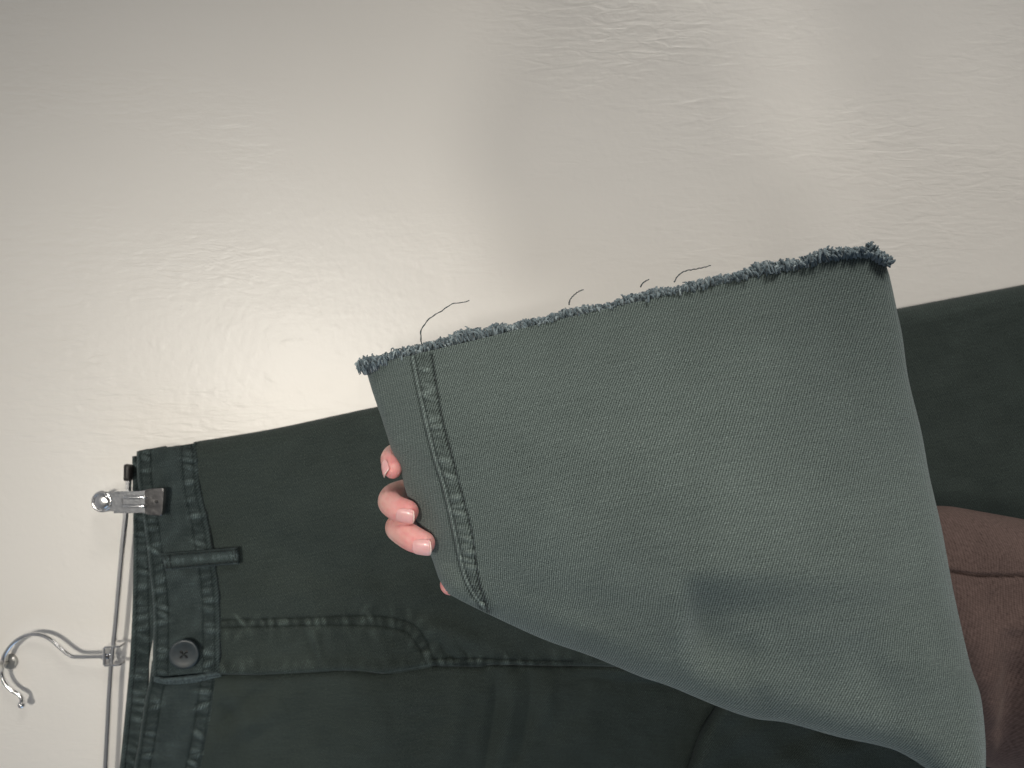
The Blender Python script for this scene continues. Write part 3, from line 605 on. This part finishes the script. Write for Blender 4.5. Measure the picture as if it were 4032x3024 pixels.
# bracket that clamps hook and bar
Z = lambda x,y: (x*0.798, 1700+y*0.798)
bm = bmesh.new(); prism(bm, [Z(506,1068),Z(519,1066),Z(519,1152),Z(506,1154)], D-hb-0.0030, D-hb+0.003)
br = bevel(bm_obj('bracket', bm, M['chrome_rough'], hanger, False), 0.0004)
for (y0,y1) in ((1056,1068),(1147,1160)):
    bm = bmesh.new(); prism(bm, [Z(512,y0+4),Z(590,y0),Z(592,y0+9),Z(512,y1)], D-hb-0.0032, D-hb+0.0045); bevel(bm_obj('flange', bm, M['chrome_rough'], br, False), 0.0003)
bm = bmesh.new(); tube(bm, [P(*Z(505,1108),D-hb-0.0), P(*Z(540,1108),D-hb-0.0)], [0.0021,0.0018], 14); bm_obj('collar', bm, M['chrome_rough'], br)
# clip: two sprung plates, rivet, pressed ribs, vinyl jaw
cd = D-0.0262
def plate(dist, th, name, grow=0.0):
    out = []
    for k in range(15):
        a = math.pi/2+math.pi*k/14; out.append(Z(503+54*math.cos(a), 345-54*math.sin(a)))
    out += [Z(545,392),Z(590,400),Z(640,402),Z(700,400),Z(722,404),Z(722,286),Z(700,291),Z(640,294),Z(590,302),Z(545,300)]
    bm = bmesh.new(); prism(bm, out, dist, dist+th); return bm_obj(name, bm, M['chrome_rough'], hanger, False)
clip = bevel(plate(cd, 0.0009, 'clip'), 0.0004)
bevel(plate(cd+0.0135, 0.0009, 'clip_back'), 0.0004)
bm = bmesh.new(); c_ = P(*Z(503,345),cd-0.0002)
bmesh.ops.create_uvsphere(bm, u_segments=28, v_segments=14, radius=1.0, matrix=Matrix.Translation(c_)@Matrix.Diagonal((0.0048,0.0014,0.0048,1)))
tor = 32
tube(bm, [c_+(RIGHT*math.cos(2*math.pi*k/tor)+UP*math.sin(2*math.pi*k/tor))*0.0056 for k in range(tor+1)], 0.0006, 8, cap=False)
bm_obj('rivet', bm, M['chrome'], clip)
for y in (323,367):
    bm = bmesh.new(); tube(bm, [P(*Z(x,y),cd-0.0001) for x in (606,612,640,680,712,722)], [0.0003,0.0012,0.0013,0.0013,0.0013,0.0010], 12); bm_obj('pressed_rib', bm, M['chrome'], clip)
bm = bmesh.new(); prism(bm, [Z(548,326),Z(600,330),Z(604,362),Z(552,366)], cd-0.0005, cd+0.0002); bm_obj('pressed_panel', bm, M['chrome_rough'], clip, False)
for y in (297,398):                                                     # side walls that join the plates at the hinge
    bm = bmesh.new(); prism(bm, [Z(560,y-4),Z(650,y-4),Z(650,y+4),Z(560,y+4)], cd+0.0002, cd+0.0130); bm_obj('hinge_wall', bm, M['chrome_rough'], clip, False)
bm = bmesh.new(); prism(bm, [Z(712,288),Z(735,282),Z(800,278),Z(808,284),Z(806,345),Z(800,410),Z(793,417),Z(735,412),Z(712,404)], cd-0.0016, cd+0.0028)
pad = bevel(bm_obj('vinyl_pad', bm, M['vinyl'], clip, False), 0.0010, 4)
for k in range(2):
    bm = bmesh.new(); tube(bm, [P(*Z(715+6*k,y),cd-0.0018) for y in ((318,326) if k else (364,374))], 0.0009, 8); bm_obj('pad_crease', bm, M['vinyl'], pad)
bm = bmesh.new(); tube(bm, [P(*Z(775,344),cd-0.0018), P(*Z(775,344),cd-0.0010)], [0.0009,0.0013], 14); bm_obj('pad_dimple', bm, M['rubber'], pad)

# ------------------------------------------------------------------ wall screw and plug
screw = empty('wall_screw', None, 'small white cross-head screw in the wall carrying the hanger hook', 'screw')
base = P(34,2608,D); ax = OUT
bm = bmesh.new(); tube(bm, [base+OUT*0.0, base+OUT*0.0085], 0.0013, 14); shaft = bm_obj('shaft', bm, M['screw'], screw)
bm = bmesh.new(); tube(bm, [base+OUT*z for z in (0.0084,0.0094,0.0110,0.0116,0.0118)], [0.0016,0.0031,0.0034,0.0027,0.0016], 24); head = bm_obj('screw_head', bm, M['screw'], screw)
for a in (0.6, 0.6+math.pi/2):
    bm = bmesh.new(); e = RIGHT*math.cos(a)+UP*math.sin(a); box(bm, base+OUT*0.01185, e*0.0014, OUT*0.00012, e.cross(OUT)*0.00032); bm_obj('cross_slot', bm, M['rubber'], head, False)
pc = P(42,2604,D)
bm = bmesh.new(); tube(bm, [pc+OUT*z for z in (0.0,0.0008,0.0014)], [0.0050,0.0050,0.0042], 32); bm_obj('wall_plug', bm, M['plug'], screw)

# ------------------------------------------------------------------ person: left hand under the cloth, sleeve
person = empty('person', None, "person's hand and brown knit sleeve lifting the trouser leg from behind", 'person')
def loft(bm, pts, rads, n=20, flat=1.0, nrm=None, lay=None, blush=None):
    """closed tapered limb through points (px,py,d) with half-widths; rings flattened along nrm"""
    c_ = crom([(*P(*p),) for p in pts], 46); rr = np.interp(np.linspace(0,1,46), np.linspace(0,1,len(rads)), rads)
    # parametrise radius by arc of the control points
    cp = np.array([list(P(*p)) for p in pts]); sc = np.r_[0,np.cumsum(np.linalg.norm(np.diff(cp,axis=0),axis=1))]; rr = np.interp(np.linspace(0,sc[-1],46), sc, rads)
    rings = []; up = None; m_ = len(c_)
    seq = [(Vector(c_[k]), rr[k], k/(m_-1)) for k in range(m_)]
    t_end = (Vector(c_[-1])-Vector(c_[-3])).normalized(); r_e = rr[-1]
    for a in (0.25,0.5,0.7,0.85,0.95,0.995): seq.append((Vector(c_[-1])+t_end*r_e*1.05*a, r_e*math.sqrt(1-a*a), 1.0))
    for k,(c0_,r_,f_) in enumerate(seq):
        t_ = (seq[min(k+1,len(seq)-1)][0]-seq[max(k-1,0)][0]).normalized()
        if up is None: up = (Vector(nrm) if nrm else t_.orthogonal())
        up = (up-t_*up.dot(t_)).normalized(); b_ = t_.cross(up); ring = []
        for j in range(n):
            a = 2*math.pi*j/n; v_ = bm.verts.new(c0_+(up*math.cos(a)*flat+b_*math.sin(a))*r_)
            ring.append(v_)
        rings.append(ring)
    for a,b_ in zip(rings,rings[1:]):
        for j in range(n): bm.faces.new((a[j],a[(j+1)%n],b_[(j+1)%n],b_[j]))
    bm.faces.new(rings[0][::-1]); bm.faces.new(rings[-1])
FING = {  # chain of (px, py, distance) from the palm to the centre of the fingertip, half-widths in metres
 'middle': ([(2100,2150,.422),(1850,2115,.412),(1670,2088,.403),(1588,2070,.391),(1564,2076,.376),(1592,2100,.3655),(1630,2123,.3595),(1666,2138,.3575)], [.0085,.0080,.0074,.0066,.0062,.0063,.0062,.0056]),
 'ring':   ([(2080,1985,.424),(1850,1950,.414),(1660,1932,.405),(1560,1945,.393),(1534,1975,.378),(1560,2000,.3685),(1585,2009,.3645),(1603,2014,.3625)], [.0080,.0075,.0069,.0063,.0061,.0061,.0060,.0056]),
 'pinky':  ([(2060,1830,.428),(1850,1800,.418),(1660,1778,.410),(1568,1783,.397),(1540,1800,.384),(1541,1825,.3755),(1546,1847,.3705)], [.0070,.0064,.0058,.0054,.0053,.0052,.0047]),
 'index':  ([(2120,2290,.424),(1960,2288,.416),(1860,2288,.408),(1806,2294,.400),(1774,2300,.390)], [.0085,.0076,.0066,.0058,.0056]),
 'thumb':  ([(2600,2330,.418),(2420,2400,.408),(2280,2405,.400),(2190,2385,.396)], [.0120,.0095,.0085,.0080]),
}
bm = bmesh.new()
for k_,(pts,rads) in FING.items(): loft(bm, pts, rads, 24, 0.96, nrm=(0,-1,0))
# palm and forearm: wide flat rings
prof = [((1990,2060,.426),.034,.0095),((2120,2070,.425),.040,.0120),((2320,2110,.424),.041,.0140),((2520,2170,.422),.036,.0150),((2700,2220,.420),.029,.0150),((2900,2270,.418),.027,.0165),((3200,2350,.416),.030,.0220),((3600,2460,.414),.036,.028),((4100,2600,.412),.041,.034)]
cc = crom([(*P(*p), a, b_) for p,a,b_ in prof], 70); rings = []
for k in range(70):
    c0_ = Vector(cc[k,:3]); t_ = (Vector(cc[min(k+1,69),:3])-Vector(cc[max(k-1,0),:3])).normalized(); o_ = (OUT-t_*OUT.dot(t_)).normalized(); b_ = t_.cross(o_)
    rings.append([bm.verts.new(c0_+b_*math.cos(2*math.pi*j/28)*cc[k,3]+o_*math.sin(2*math.pi*j/28)*cc[k,4]) for j in range(28)])
for a,b_ in zip(rings,rings[1:]):
    for j in range(28): bm.faces.new((a[j],a[(j+1)%28],b_[(j+1)%28],b_[j]))
bm.faces.new(rings[0][::-1]); bm.faces.new(rings[-1]); bmesh.ops.recalc_face_normals(bm, faces=bm.faces)
tmp = bm_obj('hand_rough', bm, None); tmp.modifiers.new('r','REMESH').mode = 'VOXEL'; tmp.modifiers['r'].voxel_size = 0.00055
m_ = tmp.modifiers.new('s','SMOOTH'); m_.factor = 0.5; m_.iterations = 9
dg = bpy.context.evaluated_depsgraph_get(); me = bpy.data.meshes.new_from_object(tmp.evaluated_get(dg)); bpy.data.objects.remove(tmp)
co = np.zeros(len(me.vertices)*3); me.vertices.foreach_get('co', co); co = co.reshape(-1,3)
nrm = np.zeros(len(me.vertices)*3); me.vertices.foreach_get('normal', nrm); nrm = nrm.reshape(-1,3)
for k_,j_ in (('middle',5),('middle',4),('ring',5),('ring',4),('pinky',4)):
    ch = FING[k_][0]; c_ = np.array(P(*ch[j_])); T_ = np.array(P(*ch[j_+1]))-np.array(P(*ch[j_-1])); T_ /= np.linalg.norm(T_)
    v_ = co-c_; t_ = v_@T_; near_ = np.linalg.norm(v_,axis=1) < 0.0105
    bend = t_+0.0006*np.sin(v_[:,0]*900+v_[:,2]*700)
    dsp = -0.00020*np.exp(-(t_/0.0030)**2)*(np.cos(2*math.pi*bend/0.0017)**4)*near_
    co += nrm*dsp[:,None]
me.vertices.foreach_set('co', co.ravel()); me.update()
tips = np.array([list(P(*FING[k_][0][-1])) for k_ in FING]); dd = np.min(np.linalg.norm(co[:,None,:]-tips[None],axis=2),axis=1)
kn = np.array([list(P(*FING[k_][0][4])) for k_ in ('middle','ring','pinky')]); dk = np.min(np.linalg.norm(co[:,None,:]-kn[None],axis=2),axis=1)
bl = np.clip(1.15-dd/0.017,0,1)*0.95+0.22*np.exp(-(dk/0.007)**2)+0.16*wob(co[:,0]*1e4,co[:,2]*1e4,45,81)
me.attributes.new('blush','FLOAT','POINT').data.foreach_set('value', np.clip(bl,0,1))
hand = link('hand', me, M['skin'], person)
tree = BVHTree.FromPolygons([v.co[:] for v in me.vertices], [p.vertices[:] for p in me.polygons])
def nail(tip, axis_to, ctr, facing, L_, W_, R_):
    """curved nail plate: tip centre, picture direction it grows to, nail centre in picture, facing vector (right, up, out)"""
    c_ = P(*tip); T_ = (P(*axis_to)-c_).normalized(); Nn = (RIGHT*facing[0]+UP*facing[1]+OUT*facing[2]).normalized(); Nn = (Nn-T_*Nn.dot(T_)).normalized(); B_ = T_.cross(Nn)
    c_ = c_+T_*ctr
    def patch(l0, l1, name, mat, parent, lift, nl=16, nw=19):
        bm = bmesh.new(); rows = []
        for i in range(nl):
            l = l0+(l1-l0)*i/(nl-1); f = l
            wl = W_*(0.80+0.20*min(1,(f+0.5)*2.2))*math.sqrt(max(0.02,1-max(0,(-0.30-f)/0.20)**2*0.98))*(1 if f < 0.38 else math.sqrt(max(0.05,1-((f-0.38)/0.125)**2*0.55)))
            row = []
            for j in range(nw):
                w_ = -1+2*j/(nw-1); th = w_*wl/R_
                p0 = c_+T_*(f*L_-0.0007*w_*w_*(1 if f > 0.2 else 0.2))+B_*math.sin(th)*R_
                q = p0+Nn*0.02; hit = tree.ray_cast(q, -Nn); ideal = math.cos(th)*R_
                z_ = ideal
                row.append(bm.verts.new(p0+Nn*(z_+lift-0.0006*max(0,-f-0.25)*2-0.0009*max(0,f-0.1)**2*4)))
            rows.append(row)
        for i in range(nl-1):
            for j in range(nw-1): bm.faces.new((rows[i][j],rows[i][j+1],rows[i+1][j+1],rows[i+1][j]))
        bmesh.ops.recalc_face_normals(bm, faces=bm.faces)
        o = bm_obj(name, bm, mat, parent); s_ = o.modifiers.new('t','SOLIDIFY'); s_.thickness = 0.0005; s_.offset = 0; return o
    n_ = patch(-0.5, 0.44, 'fingernail', M['nail'], hand, 0.0001)
    patch(0.43, 0.5, 'fingernail', M['nail_edge'], hand, 0.00012, 6)
nail((1666,2138,.3575), (1709,2142,.3565), 0.0012, (0.10,-0.22,1.0), 0.0092, 0.0042, 0.0059)
nail((1603,2014,.3625), (1650,2022,.3615), 0.0010, (0.12,-0.30,1.0), 0.0090, 0.0040, 0.0058)
nail((1546,1847,.3705), (1554,1885,.3660), 0.0002, (-0.72,-0.05,0.70), 0.0084, 0.0036, 0.0049)

# sleeve: a wide soft tube round the forearm, with a seam and a deep fold
nu, nv = 230, 260
uu = np.linspace(0,1,nu); cx = 3130+uu*1500; cy = 2330+uu*330+40*uu**2; cdist = 0.402-0.004*uu
ry = 0.036+0.022*sm(uu,0.0,0.35)+0.012*uu; rz = 0.032+0.012*sm(uu,0.0,0.4)
X = np.zeros((nu,nv,3))
for i in range(nu):
    c0_ = np.array(P(cx[i],cy[i],cdist[i])); th = np.linspace(0, 2*math.pi, nv)
    ax_ = Vector((-0.25,0,-0.97)); nb = Vector((0.97,0,-0.25))
    X[i] = c0_+np.outer(np.cos(th)*ry[i],np.array(nb))+np.outer(np.sin(th)*rz[i],np.array(OUT))
dX = X[...,1]+D; QX = 2016+(ZC-X[...,2])*F/dX; QY = 1512-X[...,0]*F/dX
frontm = sm(-(X[...,1]-(np.array(cdist)-D)[:,None]), -0.005, 0.012)
rel = np.zeros_like(QX)
sq = QY-(2250+(QX-3739)*0.082+5*np.sin(QX/60)); rel += frontm*(0.0022*sm(sq,4,-6)-0.0016*np.exp(-(sq/9)**2))
rel += frontm*(ridge(QX,QY,[(3800,2300),(3860,2560),(3890,2760),(3960,3060)],80,0.004)+ridge(QX,QY,[(4010,2480),(3995,2720),(3965,2900),(3950,3100)],60,-0.006)+ridge(QX,QY,[(4090,2400),(4080,2700),(4060,3100)],80,0.007)+ridge(QX,QY,[(3700,2450),(3790,2700),(3850,2950)],40,-0.003)+ridge(QX,QY,[(3740,2130),(3900,2170),(4032,2190)],40,0.0014))
rel += 0.0012*wob(QX,QY,380,71)+0.0001*wob(QX,QY,120,72)
X0 = X.copy(); X[...,1] -= rel
X[:,-1] = X[:,0]
sl = grid_mesh('sleeve', X, nu, nv, M['knit'], person, 0.0015, X0)
sl['label'] = 'brown knit sleeve'

# the photographer's phone and right hand, just behind the lens: nothing of them is in the picture but their soft shadow on the wall
def H(a, b, h): return Vector((b, -h, ZC-a))
phone = empty('phone', None, 'dark phone held upright by the photographer in front of the wall', 'phone')
bm = bmesh.new(); box(bm, H(0.050,0.022,0.5085), RIGHT*0.074, UP*0.036, OUT*0.0040); bevel(bm_obj('body', bm, M['rubber'], phone, False), 0.0035, 4)
bm = bmesh.new(); box(bm, H(0.050,0.022,0.51268), RIGHT*0.070, UP*0.0335, OUT*0.00012); bm_obj('screen', bm, M['button'], phone, False)
bm = bmesh.new(); tube(bm, [H(0.0,0.020,0.5046), H(0.0,0.020,0.5030)], [0.0065,0.0062], 24); bm_obj('lens_ring', bm, M['chrome'], phone)
bm = bmesh.new()
_P = P
def P(a, b, h): return H(a, b, h)
for pts, rads in (([(0.020,0.075,0.535),(0.014,0.052,0.536),(0.014,0.010,0.530),(0.022,-0.021,0.518),(0.030,-0.023,0.505)],[.010,.009,.0085,.0078,.0068]), ([(0.044,0.078,0.536),(0.042,0.054,0.537),(0.044,0.006,0.530),(0.048,-0.024,0.517),(0.052,-0.024,0.504)],[.010,.0092,.0087,.008,.007]),
                  ([(0.064,0.076,0.536),(0.066,0.052,0.536),(0.070,0.008,0.529),(0.072,-0.022,0.517),(0.073,-0.022,0.504)],[.010,.009,.0084,.0076,.0066]), ([(0.080,0.072,0.535),(0.086,0.050,0.535),(0.092,0.012,0.528),(0.093,-0.018,0.517),(0.093,-0.020,0.505)],[.009,.008,.0074,.0066,.0058]),
                  ([(0.006,0.100,0.534),(-0.014,0.080,0.532),(-0.026,0.054,0.526),(-0.022,0.030,0.522)],[.020,.018,.0135,.009])): loft(bm, pts, rads, 20, 0.96, nrm=(0,-1,0))
cc = crom([(*H(0.044,0.050,0.536),.052,.013),(*H(0.040,0.074,0.537),.054,.015),(*H(0.032,0.094,0.538),.046,.018),(*H(0.020,0.112,0.540),.030,.018),(*H(0.008,0.130,0.543),.022,.017),(*H(0.002,0.165,0.547),.020,.017),(*H(-0.01,0.27,0.56),.027,.025),(*H(-0.02,0.44,0.59),.034,.034)], 60); rings = []
for k in range(60):
    t_ = (Vector(cc[min(k+1,59),:3])-Vector(cc[max(k-1,0),:3])).normalized(); o_ = (OUT-t_*OUT.dot(t_)).normalized(); b_ = t_.cross(o_)
    rings.append([bm.verts.new(Vector(cc[k,:3])+b_*math.cos(2*math.pi*j/28)*cc[k,3]+o_*math.sin(2*math.pi*j/28)*cc[k,4]) for j in range(28)])
for a,b_ in zip(rings,rings[1:]):
    for j in range(28): bm.faces.new((a[j],a[(j+1)%28],b_[(j+1)%28],b_[j]))
bm.faces.new(rings[0][::-1]); bm.faces.new(rings[-1]); bmesh.ops.recalc_face_normals(bm, faces=bm.faces)
tmp = bm_obj('hand_rough', bm, None); tmp.modifiers.new('r','REMESH').mode = 'VOXEL'; tmp.modifiers['r'].voxel_size = 0.0016
m_ = tmp.modifiers.new('s','SMOOTH'); m_.factor = 0.5; m_.iterations = 5
me = bpy.data.meshes.new_from_object(tmp.evaluated_get(bpy.context.evaluated_depsgraph_get())); bpy.data.objects.remove(tmp)
link('hand', me, M['skin'], person)
bm = bmesh.new(); tube(bm, [Vector(c_[:3]) for c_ in cc[44:]], [c_[3]+0.007+0.0015*math.sin(i_*1.3) for i_,c_ in enumerate(cc[44:])], 32, cap=False)
o = bm_obj('sleeve', bm, M['knit'], person); o.modifiers.new('t','SOLIDIFY').thickness = 0.002
P = _P
